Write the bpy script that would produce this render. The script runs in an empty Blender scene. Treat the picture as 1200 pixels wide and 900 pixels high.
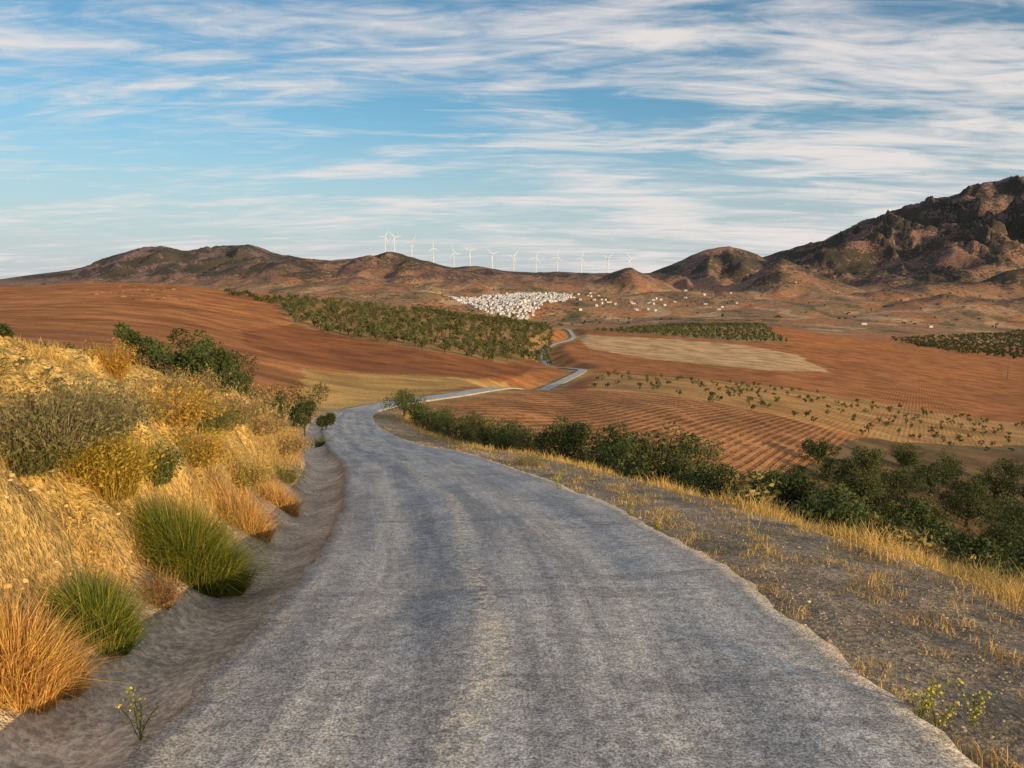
import bpy, math
import numpy as np
from mathutils import Vector
rng=np.random.default_rng(11)
PI=math.pi
PIT=math.radians(7.6); EYE=1.7
cP,sP=math.cos(PIT),math.sin(PIT)

# ---------------------------------------------------------------- helpers
def el(v): return -np.tan(np.arctan((np.asarray(v,float)-450)/900)+PIT)   # elevation tangent
def bear(u,v=380.0): return ((np.asarray(u,float)-600)/900)/(cP-((v-450)/900)*sP)  # x/y
def sm(x,a,b):
    t=np.clip((x-a)/(b-a),0,1); return t*t*(3-2*t)
_perm=np.random.default_rng(3).permutation(256); _perm=np.concatenate([_perm,_perm,_perm])
_ang=np.random.default_rng(5).uniform(0,2*PI,256); _gx=np.cos(_ang); _gy=np.sin(_ang)
def pn(x,y,s=0):
    x=np.asarray(x,float)+s*17.31; y=np.asarray(y,float)+s*9.77
    xi=np.floor(x).astype(int); yi=np.floor(y).astype(int); fx=x-xi; fy=y-yi
    def g(a,b,dx,dy):
        h=_perm[(_perm[a&255]+b)&255]; return _gx[h]*dx+_gy[h]*dy
    xi=xi&255; yi=yi&255
    u=fx*fx*fx*(fx*(fx*6-15)+10); v=fy*fy*fy*(fy*(fy*6-15)+10)
    a=g(xi,yi,fx,fy); b=g(xi+1,yi,fx-1,fy); c=g(xi,(yi+1)&255,fx,fy-1); d=g(xi+1,(yi+1)&255,fx-1,fy-1)
    return 1.5*((a*(1-u)+b*u)*(1-v)+(c*(1-u)+d*u)*v)
def fbm(x,y,o=4,s=0,rid=False):
    t=0;a=1;n=0
    for i in range(o):
        p=pn(x*2**i,y*2**i,s+i*3)
        if rid: p=1-2*np.abs(p)
        t=t+a*p;n+=a;a*=.5
    return t/n

# ---------------------------------------------------------------- road centreline
RP=np.array([(-2,-110,9.5),(-.5,-60,5.8),(.3,-14,1.3),(.2,-8,.75),(.15,0,.14),(.13,2.4,0),(.1,3.3,-.09),(.05,4.9,-.3),(-.35,8,-.78),(-1.2,12.3,-1.5),(-2.35,17.3,-2.35),
 (-4.5,25,-3.75),(-7.2,35,-5.35),(-9.5,44,-6.5),(-11.3,54,-7.6),(-11.2,68,-9.2),(-7.2,90,-11.6),(-1.3,115,-14.2),(3.5,150,-20.4),(7,190,-25.4),
 (16.6,230,-27.4),(24,260,-28.3),(22.3,292,-31.2),(15.7,330,-34.6),(15.4,365,-35.2),(16.4,400,-34.1),(25,450,-34.6),(37.8,500,-35.8),(46.6,600,-38.7),(49.6,720,-42.7),(45,800,-50)],float)
def catmull(P,n=30):
    out=[];
    for i in range(len(P)-1):
        p0=P[max(i-1,0)];p1=P[i];p2=P[i+1];p3=P[min(i+2,len(P)-1)]
        d1=np.linalg.norm(p2-p1); d0=np.linalg.norm(p1-p0)+1e-6; d2=np.linalg.norm(p3-p2)+1e-6
        m1=(p2-p1)/d1 if i==0 else ((p2-p1)/d1*d0+(p1-p0)/d0*d1)/(d0+d1)
        m2=(p2-p1)/d1 if i==len(P)-2 else ((p3-p2)/d2*d1+(p2-p1)/d1*d2)/(d1+d2)
        k=max(4,int(d1/ (.15 if -15<p1[1]<30 else (.5 if p1[1]<130 else 1.5))))
        t=np.linspace(0,1,k,endpoint=False)[:,None]
        out.append((2*t**3-3*t**2+1)*p1+(t**3-2*t**2+t)*m1*d1+(-2*t**3+3*t**2)*p2+(t**3-t**2)*m2*d1)
    out.append(P[-1:]); return np.vstack(out)
RD=catmull(RP)
rt=np.gradient(RD,axis=0); rl=np.hypot(rt[:,0],rt[:,1]); rt=rt/rl[:,None]
SUB=slice(None,None,2)
RDs=RD[SUB]; rts=rt[SUB]
def road_rel(x,y):
    x=np.asarray(x,float).ravel(); y=np.asarray(y,float).ravel()
    o=np.full(x.shape,999.); zr=np.zeros(x.shape)
    m=np.where(y<860)[0]
    CH=4000
    for i in range(0,len(m),CH):
        k=m[i:i+CH]; xx=x[k];yy=y[k]
        lo,hi=yy.min()-70,yy.max()+70
        s=np.where((RDs[:,1]>lo)&(RDs[:,1]<hi))[0]
        if len(s)==0: continue
        R=RDs[s];T=rts[s]
        dx=xx[:,None]-R[None,:,0]; dy=yy[:,None]-R[None,:,1]
        j=np.argmin(dx*dx+dy*dy,axis=1); r=np.arange(len(k))
        ddx=dx[r,j];ddy=dy[r,j]; t=T[j]
        al=np.clip(ddx*t[:,0]+ddy*t[:,1],-2,2)
        o[k]=ddx*t[:,1]-ddy*t[:,0]; zr[k]=R[j,2]+t[:,2]*al
    return o,zr

# ---------------------------------------------------------------- relief tables (image column, distance, image row)
COL={
-600:[(50,408),(100,395),(250,362),(400,345),(700,350),(1500,348),(3000,341),(14000,331)],
-100:[(50,405),(100,388),(250,358),(400,338),(600,346),(1500,346),(3000,340),(14000,331)],
0:[(50,403),(100,388),(250,356),(400,335.5),(600,346),(1500,347),(3000,340),(14000,331)],
130:[(50,415),(100,396),(250,356),(400,330),(600,345),(1500,350),(3000,342),(14000,331)],
200:[(50,428),(100,408),(250,362),(420,331),(600,345),(1500,352),(3000,343),(14000,331)],
300:[(50,462),(100,432),(200,398),(300,370),(450,342),(600,354),(1500,357),(3000,345),(14000,331)],
400:[(50,488),(100,455),(200,418),(300,388),(480,353),(650,366),(1500,364),(3000,346),(14000,331)],
500:[(50,510),(80,470),(120,452),(200,425),(300,396),(470,364),(650,378),(1500,372),(2300,357),(3000,347),(14000,331)],
600:[(50,540),(80,480),(115,454),(135,448),(170,453),(260,431),(340,414),(430,393),(540,374),(700,388),(1500,384),(2200,378),(2900,345),(3300,342),(14000,331)],
680:[(50,560),(80,500),(110,466),(130,453),(160,456),(240,438),(330,421),(500,398),(620,388),(720,384),(900,396),(1500,386),(2200,378),(2900,347),(3300,343),(14000,331)],
780:[(50,582),(60,566),(75,540),(90,505),(110,478),(140,459),(200,449),(280,439),(400,420),(550,398),(700,380),(900,392),(1500,384),(2200,374),(3000,352),(14000,331)],
900:[(50,622),(60,602),(75,570),(90,538),(110,508),(140,484),(200,466),(300,445),(450,420),(600,398),(750,378),(1000,394),(1500,382),(2200,368),(3000,352),(14000,331)],
1050:[(50,665),(60,642),(80,600),(100,562),(150,517),(220,487),(300,464),(450,437),(600,417),(800,402),(1000,404),(1500,389),(2200,374),(3000,355),(14000,331)],
1200:[(50,715),(60,690),(80,640),(100,595),(150,540),(220,505),(300,482),(450,457),(600,437),(800,422),(1000,414),(1500,396),(2200,382),(3000,360),(14000,331)],
1800:[(50,760),(100,640),(150,560),(300,500),(450,470),(800,430),(1500,400),(3000,365),(14000,331)]}
us=np.array(sorted(COL)); LY=np.linspace(math.log(30),math.log(14000),620); UU=np.arange(-600,1801,8.0)
prof=np.array([np.interp(LY,[math.log(a) for a,b in COL[u]],el([b for a,b in COL[u]])) for u in us])
E=np.array([np.interp(UU,us,prof[:,j]) for j in range(len(LY))]).T
def gb(A,s,ax):
    r=int(3*s);k=np.exp(-.5*(np.arange(-r,r+1)/s)**2);k/=k.sum()
    P=np.pad(A,[(r,r) if i==ax else (0,0) for i in range(2)],mode='edge')
    return np.apply_along_axis(lambda m:np.convolve(m,k,'valid'),ax,P)
E=gb(gb(E,3.2,0),3.0,1)
def table(x,y):
    yy=np.clip(y,30,13900); u=600+900*np.clip(x/yy,-1.33,1.33)*1.0
    fi=np.clip((u+600)/8,0,len(UU)-1.001); fj=np.clip((np.log(yy)-LY[0])/(LY[1]-LY[0]),0,len(LY)-1.001)
    i=fi.astype(int);j=fj.astype(int);a=fi-i;b=fj-j
    e=(E[i,j]*(1-a)+E[i+1,j]*a)*(1-b)+(E[i,j+1]*(1-a)+E[i+1,j+1]*a)*b
    return EYE+yy*e
RIDGES=[ # distance, half width front, crest roughness, crest in image pixels
(6500,2000,.05,[(-600,345),(-300,337),(0,328),(60,320),(100,314),(140,299),(170,291),(195,289),(220,294),(260,289),(295,286),(330,298),(365,303),(420,312),(520,328)]),
(4600,1300,.09,[(180,340),(240,322),(300,308),(350,302),(390,307),(420,302),(455,294),(490,304),(530,313),(560,312),(600,318),(680,320),(760,320),(850,325),(1000,335)]),
(4900,1000,.04,[(720,335),(760,320),(790,308),(820,294),(850,286),(870,293),(900,306),(930,318),(980,335)]),
(5600,2300,.03,[(830,335),(890,303),(930,288),(960,280),(1000,262),(1040,247),(1080,235),(1130,219),(1170,211),(1200,207),(1300,195),(1500,205),(1900,250)]),
(3500,800,.05,[(780,358),(840,345),(870,330),(895,311),(912,302),(935,312),(970,328),(1010,340),(1080,352)]),
(4200,1100,.12,[(950,345),(1000,322),(1050,300),(1090,288),(1110,284),(1150,293),(1200,300),(1300,280),(1600,300)]),
(3900,600,.55,[(160,345),(230,325),(290,316),(340,309),(400,312),(450,305),(500,312),(560,321),(640,325),(720,325),(780,323),(860,335)]),
(3400,500,.6,[(200,345),(260,331),(350,322),(400,320),(450,315),(520,324),(600,331),(680,329),(740,321),(780,332),(820,350)]),
(3000,420,.7,[(120,350),(200,339),(280,332),(360,329),(430,328),(500,335),(560,344)]),
(2650,400,.7,[(150,352),(240,343),(330,336),(420,335),(500,342),(540,352)]),
(2900,450,.6,[(690,354),(760,343),(820,340),(900,346),(960,354)]),
(3100,450,.5,[(960,352),(1020,339),(1080,330),(1140,326),(1200,322),(1400,316)]),
(2500,500,.5,[(960,372),(1040,357),(1100,348),(1160,352),(1200,348),(1400,340)])]
def H(x,y,want=False):
    x=np.asarray(x,float);y=np.asarray(y,float);sh=x.shape;x=x.ravel();y=y.ravel()
    o,zr=road_rel(x,y)
    T=table(x,y)
    T=T+.5*fbm(x/30,y/30,3,1)*sm(y,90,200)+2.2*fbm(x/170,y/170,3,2)*sm(y,350,900)+11*fbm(x/420,y/420,4,4)*sm(y,1200,2200)
    far=y>1600
    if far.any():
        xf=x[far];yf=y[far];b=T[far].copy();u=600+900*xf/yf; hh=b.copy()
        wx=140*pn(xf/700,yf/700,21)
        rg=fbm(xf/480+.35*pn(xf/300,yf/300,9),yf/1000,5,6,True)
        fine=fbm(xf/150,yf/190,3,8,True)
        for q,(D,W,jr,pts) in enumerate(RIDGES):
            zc=EYE+D*el(np.interp(u,[p[0] for p in pts],[p[1] for p in pts]))
            t=np.abs(yf-D+wx*(W/2000))/W
            f=np.where(t<1,(1-np.clip(t,0,1))**1.25,0)
            amp=np.maximum(zc-b,0)*(1+jr*fbm(xf/230,yf/4000,3,90+q))
            c=b+amp*f+amp*(rg-.25)*1.7*f*(1-f)+amp*.09*(fine-.3)*np.sqrt(f)*(1-f*.75)
            hh=np.where(f>0,np.maximum(hh,c),hh)
        T[far]=hh
    ao=np.abs(o); t=-o
    hb=np.interp(y,[0,8,18,22,27,33,42],[2.25,2.35,2.3,1.95,1.3,.7,.25])
    k=hb/2.3
    L=np.interp(t,[1.4,1.5,1.62,1.95,2.15,2.3,2.55,2.75,3.2,4.2,5.2,6.3,7.5],[-.06,-.06,-.16,-.24,-.20,-.06,.12,.50,1.02,1.48,1.90,2.2,2.3])
    L=np.where(t>2.25,-.08+(L+.08)*k,L)
    L=L+np.clip(t-7.5,0,60)*np.interp(y,[0,14,40,60],[-.02,0.0,.24,.24])
    Rr=np.interp(o,[1.4,2.0,3.3,3.8,5.2],[-.06,-.09,-.2,-.34,-.95])-.36*np.clip(o-5.2,0,60)
    N=zr+np.where(o<0,L,Rr)
    mb=sm(t,2.3,3.0)*(1-sm(t,9,14))
    cl=sm(pn(x/1.9,y/1.9,40),-.35,.15)
    rill=fbm(y/.75+.5*pn(x/.6,y/.6,44),x/2.6,3,45,True)
    N=N+mb*k*(.40*fbm(x/1.5,y/1.5,3,12)+.24*(fbm(x/.6,y/.6,4,13,True)-.2)*cl+.30*(rill-.3)*sm(t,2.4,2.9)*(1-sm(t,4.2,5.5))+.09*fbm(x/.17,y/.17,2,14))
    N=N+.03*fbm(x/.5,y/.5,3,15)*sm(ao,1.8,2.6)+.010*fbm(x/.12,y/.12,2,16)*sm(ao,1.7,2.2)+.5*fbm(x/6,y/6,3,17)*sm(o,5,11)
    w=1-sm(ao,2.3,13)
    M=T*(1-w)+(zr-.06-.0009*np.clip(y,0,900)-.05*sm(ao,1.6,2.6))*w
    q=sm(y,38,74)
    Z=np.where(y<860,N*(1-q)+M*q,T)
    Z=np.where(y>800,T*sm(y,800,860)+Z*(1-sm(y,800,860)),Z)
    Z=Z.reshape(sh)
    if want: return Z,o.reshape(sh)
    return Z
def pixel_hit(u,v,y0=3,y1=9000,n=900):
    """first ground point met along the ray through image pixel (u,v)"""
    ys=np.geomspace(y0,y1,n); b=float(bear(u,v)); e=float(el(v)); xs=ys*b
    g=H(xs,ys); d=(EYE+e*ys)-g
    k=np.where(d<0)[0]
    if len(k)==0: return None
    i=max(k[0],1); f=d[i-1]/(d[i-1]-d[i]+1e-9); yy=ys[i-1]+f*(ys[i]-ys[i-1])
    return b*yy,yy
def g1(x,y): return float(H(np.array([x]),np.array([y]))[0])

# ---------------------------------------------------------------- material helpers
def newmat(name):
    m=bpy.data.materials.new(name); m.use_nodes=True; nt=m.node_tree; nt.nodes.clear(); return m,nt
class NT:
    def __init__(s,nt): s.nt=nt
    def n(s,t,**k):
        nd=s.nt.nodes.new(t)
        for a,b in k.items():
            if a.startswith('i_'):
                key=a[2:]; key=int(key) if key.isdigit() else key.replace('_',' ')
                s.set(nd.inputs[key],b)
            else: setattr(nd,a,b)
        return nd
    def set(s,inp,v):
        if isinstance(v,bpy.types.NodeSocket): s.nt.links.new(v,inp)
        else: inp.default_value=v
    def math(s,op,a,b=0.0,c=None):
        nd=s.nt.nodes.new('ShaderNodeMath'); nd.operation=op; s.set(nd.inputs[0],a); s.set(nd.inputs[1],b)
        if c is not None: s.set(nd.inputs[2],c)
        return nd.outputs[0]
    def mr(s,v,a,b,c=0.,d=1.,smooth=True):
        nd=s.nt.nodes.new('ShaderNodeMapRange'); nd.interpolation_type='SMOOTHSTEP' if smooth else 'LINEAR'
        s.set(nd.inputs[0],v)
        for i,q in enumerate((a,b,c,d)): s.set(nd.inputs[i+1],q)
        return nd.outputs[0]
    def mix(s,f,a,b,bt='MIX'):
        nd=s.nt.nodes.new('ShaderNodeMix'); nd.data_type='RGBA'; nd.blend_type=bt
        s.set(nd.inputs[0],f); s.set(nd.inputs[6],a); s.set(nd.inputs[7],b); return nd.outputs[2]
    def noise(s,vec,scale,det=4,rough=.55,dist=0.,out=0):
        nd=s.nt.nodes.new('ShaderNodeTexNoise'); s.set(nd.inputs['Vector'],vec)
        nd.inputs['Scale'].default_value=scale; nd.inputs['Detail'].default_value=det; nd.inputs['Roughness'].default_value=rough; nd.inputs['Distortion'].default_value=dist
        return nd.outputs[out]
def grey(v): return (v,v,v,1)

# terrain material
mt,nt=newmat('terrain_soil'); B=NT(nt)
geo=B.n('ShaderNodeNewGeometry'); pos=geo.outputs['Position']
col=B.n('ShaderNodeAttribute',attribute_name='Col').outputs['Color']
msk=B.n('ShaderNodeSeparateColor'); B.set(msk.inputs[0],B.n('ShaderNodeAttribute',attribute_name='Msk').outputs['Color'])
plough,scrub,nearm=msk.outputs[0],msk.outputs[1],msk.outputs[2]
n1=B.noise(pos,.09,5,.62); n2=B.noise(pos,2.2,5,.65); n3=B.noise(pos,22,3,.7)
c=B.mix(1.0,col,B.mix(B.mr(n1,.3,.7),grey(.66),grey(1.32)),'MULTIPLY')
c=B.mix(1.0,c,B.mix(B.mr(n2,.3,.7),grey(.70),grey(1.30)),'MULTIPLY')
c=B.mix(nearm,c,B.mix(1.0,c,B.mix(B.mr(n3,.35,.68),grey(.66),grey(1.3)),'MULTIPLY'))
mp=B.n('ShaderNodeMapping',i_Vector=pos); mp.inputs['Rotation'].default_value=(0,0,math.radians(28))
wv=B.n('ShaderNodeTexWave',wave_type='BANDS',bands_direction='X',i_Vector=mp.outputs[0]); wv.inputs['Scale'].default_value=.30; wv.inputs['Distortion'].default_value=1.8; wv.inputs['Detail'].default_value=4; wv.inputs['Detail Scale'].default_value=.22
brk=B.mr(B.noise(pos,.3,5,.75),.36,.6)
fur=B.math('MULTIPLY',B.mr(wv.outputs['Fac'],.3,.75,1,0),brk)
c=B.mix(plough,c,B.mix(1.0,c,B.mix(fur,grey(1.08),grey(.52)),'MULTIPLY'))
vo=B.n('ShaderNodeTexVoronoi',i_Vector=pos); vo.inputs['Scale'].default_value=.075
vo2=B.n('ShaderNodeTexVoronoi',i_Vector=pos); vo2.inputs['Scale'].default_value=.022
sn=B.noise(pos,.004,5,.62)
thr=B.math('MULTIPLY',scrub,B.mr(sn,.32,.62,.25,1.25))
d1=B.mr(B.math('SUBTRACT',B.math('MULTIPLY',thr,.66),vo.outputs['Distance']),-.06,.08)
d2=B.mr(B.math('SUBTRACT',B.math('MULTIPLY',thr,.55),vo2.outputs['Distance']),-.08,.1)
dd=B.math('MULTIPLY',B.math('MAXIMUM',d1,B.math('MULTIPLY',d2,.8)),.88)
c=B.mix(dd,c,(.050,.052,.040,1))
bn=B.math('ADD',B.math('MULTIPLY',n3,.05),B.math('MULTIPLY',n2,.15))
bn=B.math('MULTIPLY',bn,B.math('ADD',.35,nearm))
bn=B.math('ADD',bn,B.math('MULTIPLY',B.math('MULTIPLY',fur,plough),-.26))
bp=B.n('ShaderNodeBump',i_Height=bn); bp.inputs['Strength'].default_value=.8; bp.inputs['Distance'].default_value=1
pb=B.n('ShaderNodeBsdfPrincipled',i_Base_Color=c,i_Normal=bp.outputs[0]); pb.inputs['Roughness'].default_value=.95; pb.inputs['Specular IOR Level'].default_value=.1
out=B.n('ShaderNodeOutputMaterial'); nt.links.new(pb.outputs[0],out.inputs[0])

# road material
mr_,nt=newmat('road_surface'); B=NT(nt)
rd=B.n('ShaderNodeAttribute',attribute_name='rd').outputs['Vector']
pos=B.n('ShaderNodeNewGeometry').outputs['Position']
def mapv(v,s):
    m=B.n('ShaderNodeMapping',i_Vector=v); m.inputs['Scale'].default_value=s; return m.outputs[0]
lon=B.noise(mapv(rd,(1.9,.16,1)),1.6,7,.68,.5)
tra=B.noise(mapv(rd,(.30,2.0,1)),1.2,7,.68,1.0)
pat=B.noise(pos,.9,7,.7); fin=B.noise(pos,85,3,.8); fin2=B.noise(pos,17,5,.75)
sx=B.n('ShaderNodeSeparateXYZ',i_Vector=rd)
c=B.mix(B.mr(lon,.38,.62),(.44,.425,.42,1),(.70,.665,.62,1))
c=B.mix(B.mr(tra,.54,.64,0,.6),c,(.33,.32,.33,1))
c=B.mix(B.mr(pat,.53,.66,0,.55),c,(.80,.74,.66,1))
wob=B.math('MULTIPLY',B.math('SUBTRACT',B.noise(mapv(rd,(0,.25,1)),1,5,.6),.5),.9)
strip=B.mr(B.math('ABSOLUTE',B.math('ADD',B.math('ADD',sx.outputs[0],.28),wob)),.0,.15,1,0)
c=B.mix(B.math('MULTIPLY',strip,B.mr(fin2,.40,.56,0,.9)),c,(.85,.74,.58,1))
strip2=B.mr(B.math('ABSOLUTE',B.math('ADD',B.math('ADD',sx.outputs[0],.62),wob)),.0,.2,1,0)
c=B.mix(B.math('MULTIPLY',strip2,B.mr(pat,.42,.6,0,.6)),c,(.30,.29,.30,1))
ed=B.mr(B.math('ABSOLUTE',sx.outputs[0]),1.15,1.55,0,.8)
c=B.mix(B.math('MULTIPLY',ed,B.mr(pat,.35,.6)),c,(.62,.52,.40,1))
c=B.mix(1.0,c,B.mix(B.mr(fin,.38,.64),grey(.45),grey(1.35)),'MULTIPLY')
c=B.mix(1.0,c,B.mix(B.mr(fin2,.34,.66),grey(.68),grey(1.20)),'MULTIPLY')
h=B.math('ADD',B.math('MULTIPLY',fin,.007),B.math('MULTIPLY',fin2,.014))
h=B.math('ADD',h,B.math('MULTIPLY',pat,.04)); h=B.math('ADD',h,B.math('MULTIPLY',lon,.025)); h=B.math('ADD',h,B.math('MULTIPLY',tra,.02))
bp=B.n('ShaderNodeBump',i_Height=h); bp.inputs['Strength'].default_value=.9; bp.inputs['Distance'].default_value=1
pb=B.n('ShaderNodeBsdfPrincipled',i_Base_Color=c,i_Normal=bp.outputs[0]); pb.inputs['Roughness'].default_value=.85; pb.inputs['Specular IOR Level'].default_value=.25
out=B.n('ShaderNodeOutputMaterial'); nt.links.new(pb.outputs[0],out.inputs[0])

def vcmat(name,trans=0.,rough=.8,noise=None):
    m,nt=newmat(name); B=NT(nt)
    c=B.n('ShaderNodeAttribute',attribute_name='Col').outputs['Color']
    if noise:
        pos=B.n('ShaderNodeNewGeometry').outputs['Position']
        c=B.mix(1.0,c,B.mix(B.mr(B.noise(pos,noise,5,.6),.3,.7),grey(.75),grey(1.25)),'MULTIPLY')
    p=B.n('ShaderNodeBsdfPrincipled',i_Base_Color=c); p.inputs['Roughness'].default_value=rough; p.inputs['Specular IOR Level'].default_value=.2
    o=B.n('ShaderNodeOutputMaterial')
    if trans>0:
        t=B.n('ShaderNodeBsdfTranslucent',i_Color=c); mx=B.n('ShaderNodeMixShader'); mx.inputs[0].default_value=trans
        nt.links.new(p.outputs[0],mx.inputs[1]); nt.links.new(t.outputs[0],mx.inputs[2]); nt.links.new(mx.outputs[0],o.inputs[0])
    else: nt.links.new(p.outputs[0],o.inputs[0])
    return m
M_LEAF=vcmat('foliage',.2); M_GRASS=vcmat('grass_blades',.3); M_STONE=vcmat('stone',0,.9,6); M_PLASTER=vcmat('white_plaster',0,.8,.3); M_METAL=vcmat('painted_metal',0,.4,.5); M_WOOD=vcmat('wood',0,.9,8)

# ---------------------------------------------------------------- mesh accumulators
def mesh_from(name,V,F,mat,cols=None,smooth=False,attrs=None):
    me=bpy.data.meshes.new(name); n=len(V); F=np.asarray(F,np.int32); k=F.shape[1]
    me.vertices.add(n); me.vertices.foreach_set('co',np.asarray(V,np.float32).ravel())
    me.loops.add(F.size); me.loops.foreach_set('vertex_index',F.ravel())
    me.polygons.add(len(F)); me.polygons.foreach_set('loop_start',np.arange(0,F.size,k,dtype=np.int32)); me.polygons.foreach_set('loop_total',np.full(len(F),k,np.int32))
    me.update(calc_edges=True)
    if smooth: me.polygons.foreach_set('use_smooth',np.ones(len(F),bool))
    at={'Col':cols} if cols is not None else {}
    if attrs: at.update(attrs)
    for a,cc in at.items():
        A=me.color_attributes.new(a,'FLOAT_COLOR','POINT'); c4=np.ones((n,4),np.float32); c4[:,:3]=cc; A.data.foreach_set('color',c4.ravel())
    me.materials.append(mat); ob=bpy.data.objects.new(name,me); bpy.context.scene.collection.objects.link(ob); return ob
class Acc:
    def __init__(s): s.V=[];s.C=[]
    def quads(s,q,c):
        s.V.append(q.reshape(-1,3)); s.C.append(np.repeat(c,4,axis=0))
    def leaves(s,P,size,c,asp=.5,jit=.35):
        n=len(P); a=rng.normal(size=(n,3)); a/=np.linalg.norm(a,axis=1)[:,None]; r=rng.normal(size=(n,3)); b=np.cross(a,r); b/=np.linalg.norm(b,axis=1)[:,None]
        sz=(size*rng.uniform(.6,1.3,n))[:,None]; a=a*sz; b=b*sz*asp
        q=np.stack([P-a,P-b*.9+a*.1,P+a,P+b*.9+a*.1],1)
        col=np.asarray(c)*(1+jit*rng.uniform(-1,1,(n,1)))*(1+.08*rng.normal(size=(n,3)))
        s.quads(q,np.clip(col,.005,1))
    def blades(s,P,h,w,lean,c,jit=.3,curve=.5,dirs=None):
        n=len(P); th=rng.uniform(0,2*PI,n) if dirs is None else dirs
        d=np.stack([np.cos(th),np.sin(th),np.zeros(n)],1); 
        ph=rng.uniform(0,PI,n); sd=np.stack([np.cos(ph),np.sin(ph),np.zeros(n)],1)*np.asarray(w).reshape(-1,1)*.5
        h=np.asarray(h).reshape(-1,1)*np.ones((n,1)); ln=np.asarray(lean).reshape(-1,1)*np.ones((n,1)); up=np.array([[0,0,1.]])
        p1=P+h*.55*(up*np.sqrt(np.maximum(1-ln**2*.6,.1))+d*ln*.7); p2=P+h*(up*np.sqrt(np.maximum(1-ln**2,.05))*(1-curve*.25*ln)+d*ln*(1+curve*.3))
        q1=np.stack([P-sd,P+sd,p1+sd*.8,p1-sd*.8],1); q2=np.stack([p1-sd*.8,p1+sd*.8,p2+sd*.15,p2-sd*.15],1)
        col=np.clip(np.asarray(c)*(1+jit*rng.uniform(-1,1,(n,1))),.005,1)*np.ones((n,3))
        s.quads(q1,col*.9); s.quads(q2,col)
        return p2
    def tube(s,a,b,ra,rb,c,k=6):
        a=np.array(a,float);b=np.array(b,float);d=b-a;d/=np.linalg.norm(d)+1e-9
        r=np.cross(d,[0.3,.2,.9] if abs(d[2])<.9 else [1,0,0]); r/=np.linalg.norm(r); t=np.cross(d,r)
        an=np.linspace(0,2*PI,k+1)[:,None]; ca=a+ra*(np.cos(an)*r+np.sin(an)*t); cb=b+rb*(np.cos(an)*r+np.sin(an)*t)
        s.quads(np.stack([ca[:-1],ca[1:],cb[1:],cb[:-1]],1),np.tile(np.asarray(c,float),(k,1)))
    def obj(s,name,mat):
        V=np.vstack(s.V); C=np.vstack(s.C); return mesh_from(name,V,np.arange(len(V)).reshape(-1,4),mat,C)
OL=np.array((.096,.106,.040)); DK=np.array((.064,.084,.027)); 
def bush(acc,p,rx,hz,n,leaf,col,trunk=True,k=None,lift=.15,jit=.35,asp=.5):
    p=np.array(p,float); k=k or int(rng.integers(9,15))
    th=rng.uniform(0,2*PI,k); rr=np.sqrt(rng.uniform(0,1,k))*.72; zz=rng.uniform(.15,1,k)*(1-.45*rr**2)
    cen=np.stack([np.cos(th)*rr*rx,np.sin(th)*rr*rx,hz*(lift+zz*(1-lift)*.8)],1)
    cr=rng.uniform(.24,.42,k)*rx; idx=rng.integers(0,k,n)
    d=rng.normal(size=(n,3)); d/=np.linalg.norm(d,axis=1)[:,None]; r=rng.uniform(.35,1.08,n)**.6
    sc=np.stack([cr[idx],cr[idx],np.minimum(cr[idx],hz*.32)],1)
    P=p+cen[idx]+d*r[:,None]*sc; P[:,2]=np.maximum(P[:,2],p[2]+.03*hz)
    cc=np.asarray(col)*(1+.3*rng.uniform(-1,1,(k,1)))
    acc.leaves(P,leaf,cc[idx],asp,jit)
    if trunk:
        acc.tube(p+[0,0,-.15*hz],p+[rx*.05,0,hz*.35],rx*.07,rx*.05,(.10,.075,.05))
        for j in range(min(k,6)): acc.tube(p+[rx*.03,0,hz*.2],p+cen[j],rx*.04,rx*.012,(.10,.075,.05),4)

# ---------------------------------------------------------------- field polygons traced in image pixels, cast onto the ground
def poly(pts,y0=20): return np.array([pixel_hit(u,v,y0) or (bear(u,v)*800,800) for u,v in pts])
def inside(P,x,y):
    r=np.zeros(x.shape,bool); n=len(P); j=n-1
    for i in range(n):
        xi,yi=P[i];xj,yj=P[j]
        with np.errstate(divide='ignore',invalid='ignore'):
            c=((yi>y)!=(yj>y))&(x<(xj-xi)*(y-yi)/(yj-yi+1e-12)+xi)
        r^=c; j=i
    return r
P_grove=poly([(318,348),(400,355),(480,365),(560,374),(648,388),(642,428),(590,426),(500,411),(420,397),(345,380)])
P_dark=poly([(285,388),(345,379),(420,392),(520,410),(628,428),(610,444),(520,440),(430,436),(345,424),(285,404)])
P_gold=poly([(355,432),(430,438),(520,442),(600,447),(590,455),(500,462),(450,472),(395,484),(350,470)])
P_plou=poly([(530,482),(610,458),(700,459),(770,462),(900,484),(1010,516),(1000,548),(900,560),(800,556),(700,530),(600,506)])
P_dots=poly([(700,437),(830,445),(1000,466),(1300,505),(1300,530),(1010,512),(900,484),(770,462),(690,457)])
P_pale=poly([(674,394),(760,396),(870,404),(935,416),(972,436),(900,434),(760,420),(690,408)])
P_rows=poly([(690,388),(780,382),(850,378),(900,385),(925,402),(860,400),(780,394)])
P_gul=poly([(950,545),(1000,512),(1300,512),(1500,700),(1200,730),(900,640),(840,575)],8)

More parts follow.
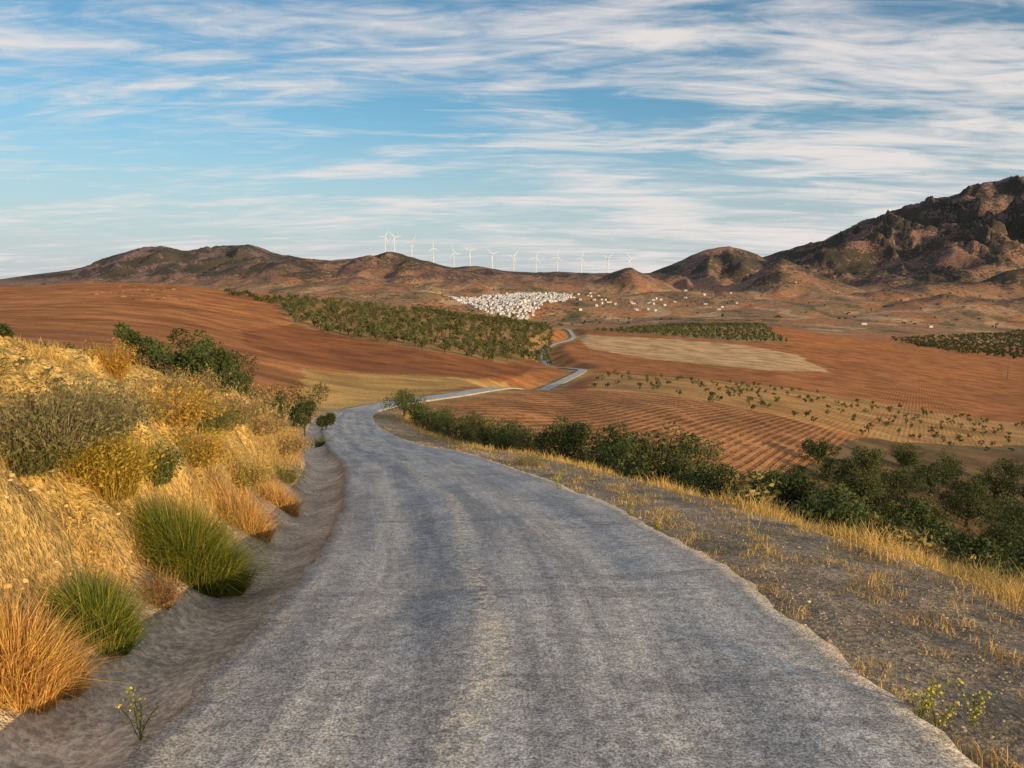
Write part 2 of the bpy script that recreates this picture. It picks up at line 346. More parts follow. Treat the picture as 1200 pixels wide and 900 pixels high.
# ---------------------------------------------------------------- terrain sheet
r=np.exp(np.arange(math.log(3.2),math.log(14500),.0068)); OY=-6.0
side=np.geomspace(1.0,9.0,46)[1:]
tb=np.concatenate([-side[::-1],np.linspace(-1.0,1.0,680),side])
X=r[:,None]*tb[None,:]; Y=np.repeat((r+OY)[:,None],len(tb),1)
gx,gy=np.meshgrid(np.linspace(-110,110,150),np.linspace(-100,r[0]+OY,70))
nr,nc=X.shape
x=np.concatenate([X.ravel(),gx.ravel()]);y=np.concatenate([Y.ravel(),gy.ravel()])
z,o=H(x,y,True)
jx=x+fbm(x/9,y/9,3,30)*(1.2+.006*y); jy=y+fbm(x/9,y/9,3,31)*(1.2+.01*y)
C=np.zeros((len(x),3)); C[:]=(.41,.165,.055)
nn=fbm(x/60,y/60,4,33); ns=fbm(x/45+y/160,y/14-x/60,4,34)
C=C*(1+.25*nn[:,None]+.30*ns[:,None])+np.array((.05,.04,.02))*np.clip(fbm(x/35,y/80,4,39),0,1)[:,None]*1.5
u_=600+900*np.clip(x/np.maximum(y,1),-3,3)
def paint(m,c,w=1.0):
    m=np.asarray(m,float)*w
    C[:]=C*(1-m[:,None])+np.asarray(c)*m[:,None]
paint(sm(u_,640,700)*(y>60),(.38,.155,.056)); C*=(1+.14*nn[:,None]+.18*ns[:,None])
PL=np.full(len(x),.3)*(y>60); 
m=inside(P_dark,jx,jy); paint(m,(.31,.115,.040)); PL[m]=.4
m=inside(P_grove,jx,jy); paint(m,(.34,.21,.08),.85); PL[m]=.1
m=inside(P_gold,jx,jy); paint(m,(.55,.33,.10),.9); PL[m]=0
m=inside(P_dots,jx,jy); paint(m,(.46,.27,.10),.8); PL[m]=.2
m=inside(P_plou,jx,jy); paint(m,(.345,.165,.070)); C[m]*=(1+.35*ns[m][:,None]); PL[m]=.9
m=inside(P_pale,jx,jy); paint(m,(.56,.36,.18)); PL[m]=.1
m=inside(P_rows,jx,jy); paint(m,(.33,.23,.10)); 
m=inside(P_gul,jx,jy); paint(m,(.13,.10,.05),.85); PL[m]=0
nq=1-sm(y,45,75)
n5=fbm(x/1.1,y/1.1,4,35); n6=fbm(x/4,y/4,3,36)
bank=np.array((.68,.45,.15))[None,:]*(1+.25*n5[:,None])+np.array((.05,-.01,-.03))[None,:]*n6[:,None]
w=(sm(-o,2.2,2.8)*nq)[:,None]; C=C*(1-w)+bank*w
w=(sm(-o,9,14)*nq*sm(y,20,40))[:,None]; C=C*(1-w)+np.array((.38,.17,.06))*w
gut=(np.exp(-((o+1.95)/.5)**4)*nq)[:,None]*.95; C=C*(1-gut)+np.array((.78,.66,.52))*gut*(1+.22*n5[:,None])
vg=(sm(o,1.2,1.7)*nq)[:,None]; C=C*(1-vg)+(np.array((.40,.31,.22))*(1+.3*n5[:,None]))*vg
vg=(sm(o,3.1,4.0)*nq)[:,None]; C=C*(1-vg)+(np.array((.38,.26,.11))*(1+.3*n5[:,None]))*vg
vg=(sm(o,6,10)*nq)[:,None]; C=C*(1-vg)+(np.array((.13,.10,.05))*(1+.3*n5[:,None]))*vg
vg=(np.exp(-(np.clip(np.abs(o)-1.6,0,99)/3.)**2)*sm(y,40,70)*(y<800))[:,None]*.8; C=C*(1-vg)+np.array((.48,.31,.12))*vg
fr=sm(y,800,1500)
cell=fbm(x/230,y/300,2,50); cell2=fbm(x/120,y/160,3,51)
farc=np.where((cell>.08)[:,None],(.42,.20,.10),(.32,.20,.11))
farc=np.where((cell2>.22)[:,None],(.50,.32,.18),farc); farc=np.where((cell2<-.3)[:,None],(.16,.13,.07),farc)
C=C*(1-fr[:,None])+farc*fr[:,None]
bt=table(x,y); hgt=np.clip((z-bt)/250,0,1)
mnt=np.array((.26,.145,.095))
w=(sm(hgt,.03,.35)*fr)[:,None]; C=C*(1-w)+mnt*(1+.5*fbm(x/300,y/300,5,55)[:,None])*w
SC=np.zeros(len(x)); SC=np.maximum(SC,fr*(.36+.55*sm(hgt,.08,.5)+.35*fbm(x/500,y/500,3,57)))
big=sm(y,3900,4700)
SC=SC+.42*big*sm(hgt,.12,.5)
haze_tint=(sm(y,2500,6500)*.50)[:,None]; C=C*(1-haze_tint)+np.array((.125,.122,.165))*haze_tint  # aerial haze painted into the ground colour, bluer with distance
MS=np.stack([np.clip(PL,0,1),np.clip(SC,0,1),nq],1)
i=(np.arange(nr-1)[:,None]*nc+np.arange(nc-1)[None,:]).ravel()
F1=np.stack([i,i+1,i+1+nc,i+nc],1)
j=(np.arange(69)[:,None]*150+np.arange(149)[None,:]).ravel()+nr*nc
F2=np.stack([j,j+1,j+151,j+150],1)
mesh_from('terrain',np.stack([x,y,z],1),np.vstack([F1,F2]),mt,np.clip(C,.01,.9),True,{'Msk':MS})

# ---------------------------------------------------------------- road
sel=RD[:,1]>-13; R=RD[sel]; T=rt[sel]
arc=np.concatenate([[0],np.cumsum(np.linalg.norm(np.diff(R,axis=0),axis=1))])
nx,ny=T[:,1],-T[:,0]
K=30; offs=np.linspace(-1,1,K)
wl=1.5+.06*pn(arc/.9,arc*0,61)+.05*pn(arc/.25,arc*0,62); wr=1.5+.07*pn(arc/.8,arc*0,63)+.05*pn(arc/.22,arc*0,64)
OO=np.where(offs[None,:]<0,offs[None,:]*wl[:,None],offs[None,:]*wr[:,None])
XX=R[:,0:1]+nx[:,None]*OO; YY=R[:,1:2]+ny[:,None]*OO
lift=.004+.0001*R[:,1:2].clip(0)
ZZ=R[:,2:3]+lift+.015*(1-OO**2/2.4)+.022*fbm(XX/1.3,YY/1.3,3,66)+.006*fbm(XX/.2,YY/.2,2,67)-.02*np.exp(-((np.abs(OO)-.72)/.25)**2)
XX=np.hstack([R[:,0:1]+nx[:,None]*(OO[:,:1]-.03),XX,R[:,0:1]+nx[:,None]*(OO[:,-1:]+.03)])
YY=np.hstack([R[:,1:2]+ny[:,None]*(OO[:,:1]-.03),YY,R[:,1:2]+ny[:,None]*(OO[:,-1:]+.03)])
ZZ=np.hstack([ZZ[:,:1]-.16,ZZ,ZZ[:,-1:]-.16])
O2=np.hstack([OO[:,:1],OO,OO[:,-1:]])
K2=K+2; i=(np.arange(len(R)-1)[:,None]*K2+np.arange(K2-1)[None,:]).ravel()
F=np.stack([i,i+1,i+1+K2,i+K2],1)
rdv=np.stack([O2.ravel(),np.repeat(arc,K2),np.zeros(O2.size)],1)
mesh_from('road',np.stack([XX.ravel(),YY.ravel(),ZZ.ravel()],1),F,mr_,None,True,{'rd':rdv})
def road_pt(yq,off):
    i=np.array([np.argmin(np.abs(RD[:,1]-a)) for a in np.atleast_1d(yq)])
    return RD[i,0]+rt[i,1]*off, RD[i,1]-rt[i,0]*off

# ---------------------------------------------------------------- olive groves
def scatter_poly(Pg,sp,jit=.15,ang=.3):
    mn=Pg.min(0);mx=Pg.max(0);c=(mn+mx)/2;L=np.linalg.norm(mx-mn)
    g=np.arange(-L/2,L/2,sp); a,b=np.meshgrid(g,g); a=a.ravel();b=b.ravel()
    xx=c[0]+a*math.cos(ang)-b*math.sin(ang)+rng.normal(size=a.size)*sp*jit; yy=c[1]+a*math.sin(ang)+b*math.cos(ang)+rng.normal(size=a.size)*sp*jit
    k=inside(Pg,xx,yy); return xx[k],yy[k]
def grove(name,Pg,sp,rx,hz,n,leaf,ang=.3,col=OL,jit=.15,drop=.05,mx=1600):
    xx,yy=scatter_poly(Pg,sp,jit,ang); k=rng.uniform(size=len(xx))>drop; xx=xx[k];yy=yy[k]
    if len(xx)>mx:
        q=rng.permutation(len(xx))[:mx]; xx=xx[q];yy=yy[q]
    zz=H(xx,yy); a=Acc()
    for p in zip(xx,yy,zz):
        s=rng.uniform(.75,1.2); bush(a,p,rx*s,hz*s,n,leaf,col*rng.uniform(.8,1.25),True,5,.2)
    print(name,len(xx)); a.obj(name,M_LEAF)
grove('olive_grove',P_grove,7.0,2.7,4.0,120,.42,.5,OL*1.1,.2,.05)
grove('olive_rows',P_rows,7.0,2.2,3.2,50,.6,.15,OL*1.1)
grove('young_olive_trees',P_dots,7.0,.95,1.5,60,.22,.35,OL*1.05,.3,.4)
P_g3=poly([(1040,396),(1200,386),(1320,392),(1320,424),(1200,422),(1110,412)]); 
grove('olive_plantation',P_g3,10,3.2,4,40,1.0,.2,OL*.8,.2,.1,1500)
a=Acc()
for u in list(range(262,322,5)):
    v=330+(u-262)*.22+rng.uniform(4,10); h=pixel_hit(u,v+4)
    if h: bush(a,(h[0],h[1],g1(*h)),rng.uniform(2,3.2),rng.uniform(2,3.6),90,.5,DK)
a.obj('hilltop_trees',M_LEAF)

# ---------------------------------------------------------------- mid trees and shrubs
def plant(name,x,y,rx,hz,n,leaf,col,mat=M_LEAF,**k):
    a=Acc(); z0=g1(x,y); bush(a,(x,y,z0-.05),rx,hz,n,leaf,col,**k); return a.obj(name,mat)
for u,y,rx,vt in [(156,32,1.4,352),(186,33,1.7,362),(218,32,1.8,366),(250,34,1.7,370),(205,30,1.4,382),(238,30,1.4,388)]:
    x=float(bear(u)*y); z0=g1(x,y); hz=max(1.2,EYE+y*float(el(vt))-z0)
    plant('olive_tree',x,y,rx,hz,5600,.07,DK*1.15,k=18)
for u,y,rx,vt in [(4,18,.6,362),(65,27,1.1,385),(95,28,1.1,388),(292,41,1.5,414),(320,43,1.4,420),(358,46,1.7,408),(352,36,.8,460),(378,40,.6,480)]:
    x=float(bear(u)*y); z0=g1(x,y); hz=min(max(.6,EYE+y*float(el(vt))-z0),3)
    plant('green_shrub',x,y,rx,hz,2800,.055,DK,k=12)
row=[(52,3.6,1.4,1.9),(49,4.2,1.5,2.1),(46,4.5,1.4,2.0),(43,5.0,1.4,1.8),(40,5.2,1.3,1.8),(37,5.5,1.2,1.6),(34,5.8,1.4,2.0),(31.5,6.0,1.4,2.2),(29,6.1,1.4,2.2),(27,6.6,1.3,2.0),(25,6.4,1.2,1.9),(23,6.6,1.2,2.0),(21,7.0,1.3,1.9),(19,7.2,1.1,1.8),(17.5,7.6,1.1,1.8),(30,8.5,1.5,2.4),(26,9,1.5,2.4),(22,9.5,1.5,2.3),(35,8,1.5,2.0),(18.5,9.8,1.3,2.2),(16,8.8,1.0,1.8),(14.5,9.2,.9,1.6),(33,10,1.6,2.4),(38,8,1.5,2.0),(42,7.5,1.5,2),(28,10.5,1.6,2.6),(24,11,1.6,2.6),(20,11.5,1.5,2.5)]
for yq,off,rx,hz in row:
    px,py=road_pt(yq,off); plant('roadside_shrub',float(px[0]),float(py[0]),rx*rng.uniform(.8,1.2),hz*rng.uniform(.75,1.35),3000,.05,(DK if rng.uniform()<.75 else np.array((.13,.12,.045)))*rng.uniform(.8,1.35),k=14)
gt=[(970,62,3,3.6),(1035,60,2.8,3.4),(1010,78,3,3.6),(1105,48,2.9,3.4),(1065,88,3.2,3.8),(1150,62,3,3.6),(1185,50,2.8,3.4),(1140,84,3.2,3.8),(1215,74,3.2,3.8),(1112,38,2.3,3),(1195,36,2.3,2.8),(930,72,2.5,3),(1000,50,2.4,2.9),(1088,70,3,3.6),(1050,46,2.4,3),(1170,104,3.4,4),(1110,110,3.2,4),(1225,98,3.4,4),(1020,100,2.8,3.4),(895,66,2.1,2.6),(955,48,2,2.4),(1240,44,2.5,3),(1065,36,1.9,2.4),(1010,36,1.7,2.2),(1130,30,1.6,2.2),(1180,27,1.5,2),(1190,120,3.2,4),(1060,118,2.8,3.4),(1150,45,2.4,3),(1230,60,2.8,3.4),(985,88,2.5,3),(1195,88,3,3.6),(1035,72,2.6,3.2),(1140,96,3,3.8),(1095,98,3,3.6),(960,98,2.4,3),(1180,72,2.8,3.4)]
for u,y,rx,hz in gt:
    x=bear(u,520)*y; plant('gully_tree',float(x),y,rx*1.08,hz*1.2,3200,.13,DK*rng.uniform(.75,1.3),k=16)
a=Acc()
for i in range(620):
    yq=16*(120/16)**rng.uniform(0,1); xx=float(bear(rng.uniform(840,1300),560))*yq
    oo,_=road_rel([xx],[yq])
    if oo[0]<7.5 or (yq>60 and not inside(P_gul,np.array([xx]),np.array([yq]))[0]): continue
    s=rng.uniform(.5,1.4); bush(a,(xx,yq,g1(xx,yq)),s,s*.8,230,.085,(DK if rng.uniform()<.6 else np.array((.22,.17,.065)))*rng.uniform(.7,1.3),False,6)
a.obj('gully_scrub',M_LEAF)

# ---------------------------------------------------------------- grasses and weeds
def scat(n,y0,y1,o0,o1,p=1.5):
    yq=y0*(y1/y0)**rng.uniform(0,1,n); of=rng.uniform(o0,o1,n)
    i=np.clip(np.searchsorted(np.maximum.accumulate(RD[:,1]),yq),0,len(RD)-1)
    xx=RD[i,0]+rt[i,1]*of; yy=yq-rt[i,0]*of
    return xx,yy,of
GOLD=np.array((.66,.43,.13))
def grass(name,n,y0,y1,o0,o1,h0,h1,col,thr,sc=.8,seed=70,w0=.004,lean=.75,peak=None,bare=False):
    xx,yy,of=scat(n,y0,y1,o0,o1); m=fbm(xx/sc,yy/sc,3,seed)
    pr=sm(m,thr-.1,thr+.15)
    if peak: pr=pr*np.exp(-((of-peak[0])/peak[1])**2)
    if bare: pr=pr*(1-.97*np.exp(-((yy-5.5)/4.2)**4)*sm(-of,2.6,2.9)*(1-sm(-of,4.6,5.6))*(m<.5))
    k=(rng.uniform(size=len(xx))<pr)&(yy>1.2); xx=xx[k];yy=yy[k];m=m[k]
    zz=H(xx,yy)-.01; a=Acc(); P=np.stack([xx,yy,zz],1)
    hh=rng.uniform(h0,h1,len(xx))*(.6+sm(m,thr,thr+.5)*.8)
    a.blades(P,hh,w0+.00035*yy,rng.uniform(.1,lean,len(xx)),np.asarray(col)*(1+.2*fbm(xx/.7,yy/.7,2,77))[:,None],.35)
    print(name,len(xx)); a.obj(name,M_GRASS)
grass('dry_grass',150000,2.2,40,-9,-2.5,.05,.18,GOLD,.05,bare=True)
grass('dry_tall_grass',42000,2.2,40,-7.5,-2.8,.15,.34,(.58,.35,.11),.24,1.6,81,bare=True)
grass('verge_grass',70000,2.6,60,2.7,5.4,.08,.28,(.68,.46,.16),.02,.9,71,.0035,.7,(3.95,.6))
grass('verge_sparse_grass',48000,2.2,50,1.55,3.8,.02,.10,(.58,.40,.16),.04,.5,72)
grass('green_verge_grass',9000,5,40,1.6,4.2,.06,.2,(.20,.21,.05),.25,.6,73)
grass('slope_grass',60000,4,60,5,11,.15,.4,(.40,.30,.12),-.05,1.6,74,.006)
grass('gutter_grass',12000,5,30,-2.8,-2.35,.06,.22,(.50,.35,.14),.12,.6,75)

def tuft(name,x,y,rad,h,n,col,w=.005,spread=.9,tip=None):
    a=Acc(); r=np.sqrt(rng.uniform(0,1,n))*rad*.6; th=rng.uniform(0,2*PI,n)
    P=np.stack([x+r*np.cos(th),y+r*np.sin(th),np.zeros(n)],1); P[:,2]=H(P[:,0],P[:,1])-.02
    ln=np.clip(r/(rad*.6)*spread*rng.uniform(.4,1.1,n)+rng.normal(size=n)*.15,0,.95)
    a.blades(P,h*rng.uniform(.35,1.12,n),w,ln,np.asarray(col)*(1+.9*(rng.uniform(size=(n,1))<.18)*np.array([[1.6,.8,.3]])),.45,.8,th+rng.normal(size=n)*.7)
    return a.obj(name,M_GRASS)
def at(u,v,y0=2.2): return pixel_hit(u,v,y0,80)
def T_(name,u,v,rad,h,n,col,**k):
    p=at(u,v)
    if p: tuft(name,p[0],p[1],rad,h,n,col,**k)
T_('green_rush_clump',222,672,.36,.56,3600,(.15,.18,.028))
T_('green_rush_clump',258,688,.26,.42,2000,(.16,.19,.03))
T_('green_rush_clump',195,655,.22,.40,1200,(.18,.19,.035))
T_('green_rush_clump',118,745,.22,.34,2400,(.16,.20,.035))
T_('dry_grass_clump',15,800,.26,.36,2200,(.64,.38,.12))
T_('dry_grass_clump',60,790,.2,.24,1300,(.58,.35,.12))
T_('dry_grass_clump',285,615,.4,.32,2200,(.57,.35,.13),w=.006)
T_('dry_grass_clump',325,590,.4,.3,2000,(.55,.34,.13),w=.006)
def brush(name,u,v,rx,hz,n,col,leafcol,w=.005,leaf=.03):
    p=at(u,v)
    if not p: return
    x,y=p; z0=g1(x,y); a=Acc(); th=rng.uniform(0,2*PI,n); r=np.sqrt(rng.uniform(0,1,n))*rx*.5
    P=np.stack([x+r*np.cos(th),y+r*np.sin(th),np.full(n,z0-.05)],1)
    tp=a.blades(P,hz*rng.uniform(.5,1.1,n),w,np.clip(rng.uniform(.1,.95,n)*min(rx/hz,1.2),0,.92),col,.35,.4,th+rng.normal(size=n)*.6)
    m=n*3; k=rng.integers(0,n,m); f=rng.uniform(.35,1.05,m)[:,None]; q=P[k]*(1-f)+tp[k]*f+rng.normal(size=(m,3))*.045*max(rx,.5)
    a.leaves(q,leaf,np.asarray(leafcol),.35,.4); a.obj(name,M_GRASS)
for (nm,u,v,rx,hz,n,c1,c2,lf) in [
 ('grey_bush',40,515,.7,.42,1400,(.36,.28,.16),(.22,.20,.08),.020),
 ('grey_bush',100,500,.6,.4,1000,(.36,.28,.16),(.24,.21,.09),.020),
 ('green_bush',20,545,.35,.26,700,(.22,.2,.08),(.15,.15,.05),.018),
 ('yellow_bush',130,575,.34,.48,1000,(.46,.32,.07),(.44,.32,.04),.016),
 ('yellow_bush',95,545,.34,.36,700,(.46,.32,.07),(.38,.30,.05),.016),
 ('yellow_bush',225,538,.45,.38,700,(.48,.31,.08),(.46,.30,.05),.02),
 ('green_bush',178,560,.28,.36,600,(.2,.2,.06),(.15,.16,.04),.018),
 ('yellow_bush',200,490,.55,.45,700,(.52,.33,.09),(.48,.30,.06),.024),
 ('green_bush',240,500,.5,.4,600,(.24,.22,.08),(.17,.17,.05),.024),
 ('yellow_bush',134,440,.3,.55,500,(.52,.31,.08),(.48,.28,.05),.024),
 ('grey_bush',215,462,.7,.45,700,(.38,.28,.14),(.34,.25,.10),.026),
 ('grey_bush',265,490,.8,.5,800,(.42,.31,.15),(.38,.27,.12),.028),
 ('grey_bush',300,505,.8,.45,700,(.42,.30,.14),(.40,.28,.12),.028),
 ('yellow_bush',280,562,.45,.3,600,(.46,.33,.11),(.40,.30,.08),.02),
 ('green_bush',330,562,.4,.3,500,(.25,.23,.08),(.20,.19,.06),.022),
 ('grey_bush',330,528,.7,.4,600,(.42,.30,.14),(.40,.28,.12),.03),
 ('green_bush',378,522,.5,.4,600,(.16,.16,.05),(.10,.12,.035),.026),
 ('brown_bush',185,705,.16,.2,400,(.32,.19,.09),(.34,.18,.08),.010),
 ('grey_bush',620,545,.4,.35,400,(.34,.28,.14),(.26,.23,.10),.02)]:
    brush(nm,u,v,rx,hz,n,c1,c2,.004,lf)
def weed(u,v,h,n=5):
    p=at(u,v,1.8)
    if not p: return
    x,y=p;z0=g1(x,y);a=Acc()
    for i in range(n):
        th=rng.uniform(0,2*PI);l=h*rng.uniform(.5,1);q=np.array([x,y,z0]);d=np.array([math.cos(th)*.3,math.sin(th)*.3,1.])
        for s in range(4):
            q2=q+d*l/4+rng.normal(size=3)*.01*h; a.tube(q,q2,.003,.002,(.24,.26,.07),4)
            m=6; a.leaves(q2+rng.normal(size=(m,3))*.018*h/.35,.009,(.22,.26,.07),.3)
            q=q2; d=d+rng.normal(size=3)*.15
            if s>1: a.leaves(q2+rng.normal(size=(6,3))*.012,.007,(.70,.58,.06),.8)
    a.obj('yellow_flower_weed',M_GRASS)
for u,v,h in [(165,868,.26),(1075,850,.22),(1098,858,.2),(1140,850,.16),(737,612,.26),(655,578,.26),(652,572,.22),(770,622,.12)]: weed(u,v,h)

# ---------------------------------------------------------------- stones
ico=np.array([(0,0,1)]+[(math.cos(a)*.9,math.sin(a)*.9,.45) for a in np.arange(5)*2*PI/5]+[(math.cos(a+.6),math.sin(a+.6),-.4) for a in np.arange(5)*2*PI/5]+[(0,0,-1)])
icf=[(0,1,2,2),(0,2,3,3),(0,3,4,4),(0,4,5,5),(0,5,1,1)]+[(i+1,i+6,(i+1)%5+1,(i+1)%5+1) for i in range(5)]+[((i+1)%5+1,i+6,(i+1)%5+6,(i+1)%5+6) for i in range(5)]
def stones(name,xx,yy,sz,col,flat=.6):
    V=[];F=[];Cc=[];zz=H(xx,yy)
    for i in range(len(xx)):
        q=ico*(1+rng.uniform(-.25,.25,(12,1)))*sz[i]*np.array([rng.uniform(.7,1.3),rng.uniform(.7,1.3),flat]); a=rng.uniform(0,6.3)
        q=np.stack([q[:,0]*math.cos(a)-q[:,1]*math.sin(a),q[:,0]*math.sin(a)+q[:,1]*math.cos(a),q[:,2]],1)+[xx[i],yy[i],zz[i]+sz[i]*.2*flat]
        b=len(V)*12; V.append(q); F+= [(f[0]+b,f[1]+b,f[2]+b) for f in icf]; Cc.append(np.tile(np.asarray(col)*rng.uniform(.6,1.4),(12,1)))
    mesh_from(name,np.vstack(V),F,M_STONE,np.clip(np.vstack(Cc),0,1))
xx,yy,_=scat(4600,2.2,30,1.55,4.2); stones('verge_stones',xx,yy,rng.uniform(.003,.011,len(xx))*(1+1.0*(rng.uniform(size=len(xx))>.97)),(.40,.32,.24))
xx,yy,_=scat(700,2.2,20,-3.0,-2.1); stones('gutter_stones',xx,yy,rng.uniform(.003,.014,len(xx)),(.50,.40,.27))
xx,yy,_=scat(600,2.8,12,-4.5,-2.5); stones('bank_clods',xx,yy,rng.uniform(.006,.022,len(xx)),(.54,.36,.13),.7)
hx=[];hy=[];hs=[]
for i in range(26):
    u=rng.normal(170,26); v=rng.uniform(334,352); h=pixel_hit(u,v,60)
    if h: hx.append(h[0]);hy.append(h[1]);hs.append(rng.uniform(.6,1.8))
stones('hill_rocks',np.array(hx),np.array(hy),np.array(hs),(.24,.135,.07),.45)

# ---------------------------------------------------------------- village
def box(a,cx,cy,z0,w,d,h,ang,col,roof=None,win=True):
    ca,sa=math.cos(ang),math.sin(ang)
    def L(px,py,pz): return (cx+px*ca-py*sa,cy+px*sa+py*ca,z0+pz)
    w/=2;d/=2; q=[[L(-w,-d,-3),L(w,-d,-3),L(w,-d,h),L(-w,-d,h)],[L(w,-d,-3),L(w,d,-3),L(w,d,h),L(w,-d,h)],[L(w,d,-3),L(-w,d,-3),L(-w,d,h),L(w,d,h)],[L(-w,d,-3),L(-w,-d,-3),L(-w,-d,h),L(-w,d,h)]]
    a.quads(np.array(q,float),np.tile(col,(4,1)))
    rh=1.3; e=.3
    r_=[[L(-w-e,-d-e,h+.02),L(w+e,-d-e,h+.02),L(w+e,0,h+rh),L(-w-e,0,h+rh)],[L(w+e,d+e,h+.02),L(-w-e,d+e,h+.02),L(-w-e,0,h+rh),L(w+e,0,h+rh)]]
    a.quads(np.array(r_,float),np.tile(roof,(2,1)))
    gq=[[L(-w,-d,h),L(-w,d,h),L(-w,0,h+rh-.05),L(-w,0,h+rh-.05)],[L(w,-d,h),L(w,d,h),L(w,0,h+rh-.05),L(w,0,h+rh-.05)]]
    a.quads(np.array(gq,float),np.tile(col,(2,1)))
    if win:
        W=[]
        for fl in range(2 if h>5 else 1):
            for k in (-.55,0,.55):
                zc=.9+fl*2.9; W.append([L(k*w-.5,-d-.06,zc),L(k*w+.5,-d-.06,zc),L(k*w+.5,-d-.06,zc+1.4),L(k*w-.5,-d-.06,zc+1.4)])
        a.quads(np.array(W,float),np.tile((.05,.05,.055),(len(W),1)))
VP=np.array([(524,357),(560,352),(600,345),(640,343),(670,346),(670,356),(640,364),(622,374),(600,378),(560,370),(535,363)],float)
a=Acc(); cnt=0; tries=0; used=[]
while cnt<640 and tries<7000:
    tries+=1; u=rng.uniform(522,672);v=rng.uniform(343,379)
    if not inside(VP,np.array([u]),np.array([v]))[0]: continue
    b=float(bear(u,v)); yy=2200+(378-v)/33*700*rng.uniform(.93,1.07); xx=b*yy
    if any((xx-p[0])**2+(yy-p[1])**2<52 for p in used): continue
    used.append((xx,yy)); z0=g1(xx,yy); wh=rng.uniform(.62,.86)
    box(a,xx,yy,z0,rng.uniform(5,9),rng.uniform(6,9),rng.choice([3.2,3.4,5.6,6.2]),rng.normal()*.35+.1,np.array((wh*.95,wh*.97,wh*1.02)),np.array((.28,.20,.16))*rng.uniform(.8,1.6) if rng.uniform()<.25 else np.array((.55,.56,.60))); cnt+=1
for i in range(70):
    u=rng.uniform(672,880); yy=rng.uniform(2350,2950); xx=float(bear(u))*yy
    if rng.uniform()>math.exp(-(u-672)/110): continue
    used.append((xx,yy)); box(a,xx,yy,g1(xx,yy),rng.uniform(6,10),7,rng.choice([3.4,5.4]),rng.normal()*.3,np.array((.72,.72,.73)),np.array((.42,.34,.29)))
h=(float(bear(612))*2480,2480.); z0=g1(*h)
box(a,h[0],h[1],z0,12,22,9,.2,np.array((.75,.72,.66)),np.array((.32,.2,.14))); box(a,h[0]+8,h[1]-12,z0,4.5,4.5,17,.2,np.array((.75,.72,.66)),np.array((.32,.2,.14)))
a.obj('white_village',M_PLASTER)
for u,yy in [(712,2550),(742,2520),(765,2600),(790,2650),(826,2560),(930,3000),(1012,1750),(1090,1800)]:
    a=Acc(); xx=float(bear(u))*yy
    box(a,xx,yy,g1(xx,yy),rng.uniform(8,13),7,3.8,rng.normal()*.3,np.array((.66,.63,.58)),np.array((.35,.22,.15)))
    a.obj('farmhouse',M_PLASTER)
a=Acc()
for i in range(260):
    k3=rng.integers(0,3); u=[rng.normal(602,12),rng.uniform(480,690),rng.uniform(690,1180)][k3]; yy=rng.uniform(1900,3050); xx=float(bear(u))*yy
    if any((xx-p[0])**2+(yy-p[1])**2<60 for p in used): continue
    bush(a,(xx,yy,g1(xx,yy)),rng.uniform(3,6),rng.uniform(4,8),40,1.6,DK*.8,True,5)
a.obj('village_trees',M_LEAF)

# ---------------------------------------------------------------- wind turbines
def turbine(x,y,hub=85,bl=46,yaw=0.,rot=0.):
    z0=g1(x,y)-2; a=Acc(); w=(.74,.75,.77); ca,sa=math.cos(yaw),math.sin(yaw)
    f=np.array([sa,-ca,0]); s=np.array([ca,sa,0]); t=np.array([x,y,z0+hub])
    a.tube((x,y,z0),(x,y,z0+hub*.5),2.6,2.1,w,12); a.tube((x,y,z0+hub*.5),(x,y,z0+hub),2.1,1.4,w,12)
    a.tube(t-f*6+[0,0,1.4],t-f*2+[0,0,1.4],1.4,2.2,w,8); a.tube(t-f*2+[0,0,1.4],t+f*3.2+[0,0,1.4],2.2,2.0,w,8)
    hb=t+f*4+[0,0,1.4]; a.tube(t+f*3.2+[0,0,1.4],hb+f*.8,2.0,1.2,w,8); a.tube(hb+f*.8,hb+f*2,1.2,.1,w,8)
    for k in range(3):
        an=rot+k*2*PI/3; d=s*math.cos(an)+np.array([0,0,math.sin(an)]); c=np.cross(f,d)
        pr=[(1.,1.2),(7,2.7),(20,2.0),(34,1.3),(bl,.35)]
        for (l0,c0),(l1,c1) in zip(pr[:-1],pr[1:]):
            for off in (.35,-.35):
                p=[hb+d*l0-c*c0*.4,hb+d*l0+c*c0*.6,hb+d*l1+c*c1*.6,hb+d*l1-c*c1*.4]
                m0=hb+d*l0+f*off*c0/2.7; m1=hb+d*l1+f*off*c1/2.7
                a.quads(np.array([[p[0],m0,m1,p[3]],[m0,p[1],p[2],m1]]),np.tile(w,(2,1)))
    a.obj('wind_turbine',M_METAL)
for u in [452,463,483,508,532,551,577,602,628,653,681,712,738]:
    yy=4600; xx=float(bear(u,320))*yy
    turbine(xx,yy,88,48,rng.normal()*.15+.3,rng.uniform(0,2))
a=Acc(); yy=520; xx=float(bear(1183,412))*yy; z0=g1(xx,yy)
a.tube((xx,yy,z0-1),(xx,yy,z0+9),.22,.16,(.12,.09,.07),8); a.tube((xx-1.2,yy,z0+8.3),(xx+1.2,yy,z0+8.3),.09,.09,(.12,.09,.07),6)
for k in (-1.1,0,1.1): a.tube((xx+k,yy,z0+8.4),(xx+k,yy,z0+8.8),.07,.04,(.3,.3,.3),6)
a.obj('utility_pole',M_WOOD)

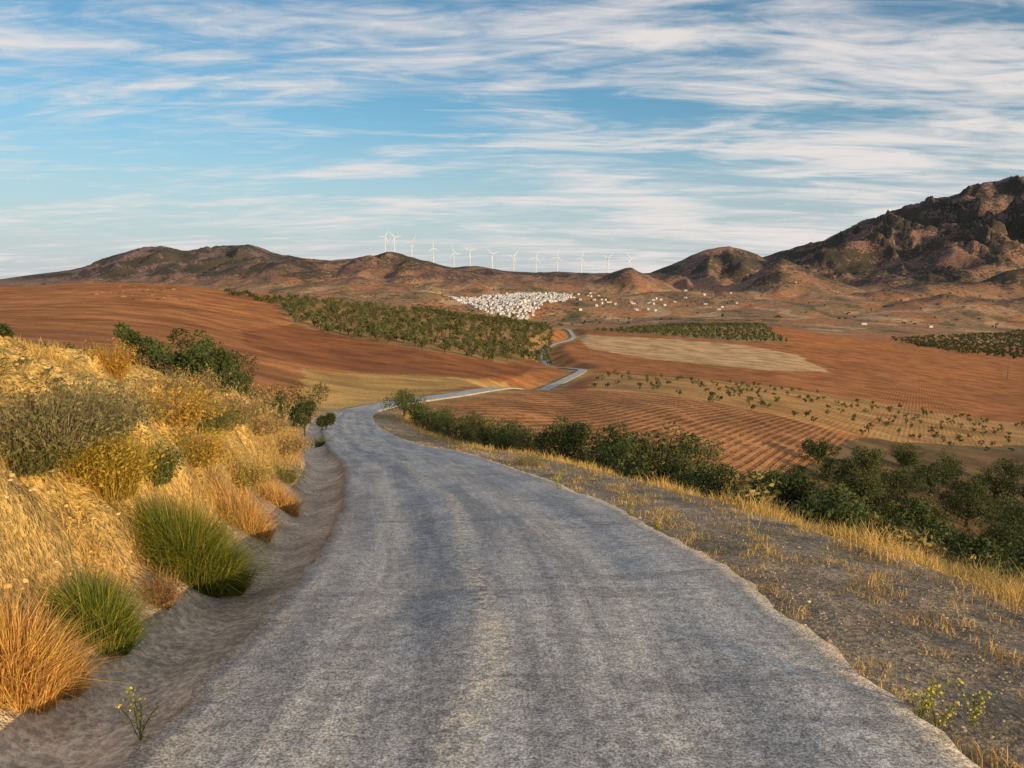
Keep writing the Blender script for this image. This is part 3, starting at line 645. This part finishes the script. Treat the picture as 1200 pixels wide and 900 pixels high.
# ---------------------------------------------------------------- camera, sun, sky
cam=bpy.data.cameras.new('camera'); co=bpy.data.objects.new('camera',cam); bpy.context.scene.collection.objects.link(co)
co.location=(0,0,EYE); co.rotation_euler=(math.radians(90)-PIT,0,0); cam.lens=27; cam.sensor_width=36; cam.clip_start=.05; cam.clip_end=40000
bpy.context.scene.camera=co
ELV=math.radians(9.6); AZ=math.radians(138)   # clockwise from +Y
S_=Vector((math.sin(AZ)*math.cos(ELV),math.cos(AZ)*math.cos(ELV),math.sin(ELV)))
sun=bpy.data.lights.new('sun','SUN'); sun.energy=5.0; sun.angle=math.radians(.5); sun.color=(1,.72,.37)
so=bpy.data.objects.new('sun',sun); so.rotation_euler=S_.to_track_quat('Z','Y').to_euler(); bpy.context.scene.collection.objects.link(so)
w=bpy.data.worlds.new('World'); bpy.context.scene.world=w; w.use_nodes=True; nt=w.node_tree; nt.nodes.clear(); B=NT(nt)
sky=B.n('ShaderNodeTexSky',sky_type='NISHITA',sun_disc=False,sun_elevation=ELV,sun_rotation=AZ,altitude=400,air_density=1.0,dust_density=.7,ozone_density=1.5)
tc=B.n('ShaderNodeTexCoord').outputs['Generated']
sx=B.n('ShaderNodeSeparateXYZ',i_Vector=tc); zz=B.math('ADD',B.math('MAXIMUM',sx.outputs[2],0.),.10)
cx=B.math('DIVIDE',sx.outputs[0],zz); cy=B.math('DIVIDE',sx.outputs[1],zz)
cv=B.n('ShaderNodeCombineXYZ',i_X=cx,i_Y=cy)
def mv(v,s,r=0,l=(0,0,0)):
    m=B.n('ShaderNodeMapping',i_Vector=v); m.inputs['Scale'].default_value=s; m.inputs['Rotation'].default_value=(0,0,math.radians(r)); m.inputs['Location'].default_value=l; return m.outputs[0]
big=B.noise(mv(cv.outputs[0],(.6,.9,1),8,(2.4,6.7,0)),1.0,2,.5,.3)
st=B.noise(mv(cv.outputs[0],(.60,1.7,1),16,(9.3,2.2,0)),1.3,7,.60,.9)
st2=B.noise(mv(cv.outputs[0],(1.5,4.4,1),-12,(1.3,8.2,0)),1.5,5,.60,1.6)
rgt=B.mr(sx.outputs[0],-.5,.45,-.04,.065,False)
d=B.math('ADD',B.math('ADD',B.math('MULTIPLY',st,.72),B.math('MULTIPLY',st2,.30)),B.math('ADD',B.math('MULTIPLY',big,.45),rgt))
cl=B.mr(d,.655,.92,0,.95)
hor=B.mr(sx.outputs[2],.0,.22,.85,0)
skc=B.mix(1.0,sky.outputs[0],(.70,1.04,1.18,1),'MULTIPLY')
c=B.mix(hor,skc,(4.6,4.8,5.3,1))
c=B.mix(cl,c,(6.7,6.3,6.1,1))
bg=B.n('ShaderNodeBackground',i_Color=c); bg.inputs[1].default_value=.12
o=B.n('ShaderNodeOutputWorld'); nt.links.new(bg.outputs[0],o.inputs[0])
sc=bpy.context.scene; sc.view_settings.view_transform='Standard'; sc.view_settings.look='None'; sc.view_settings.exposure=0
print('done')
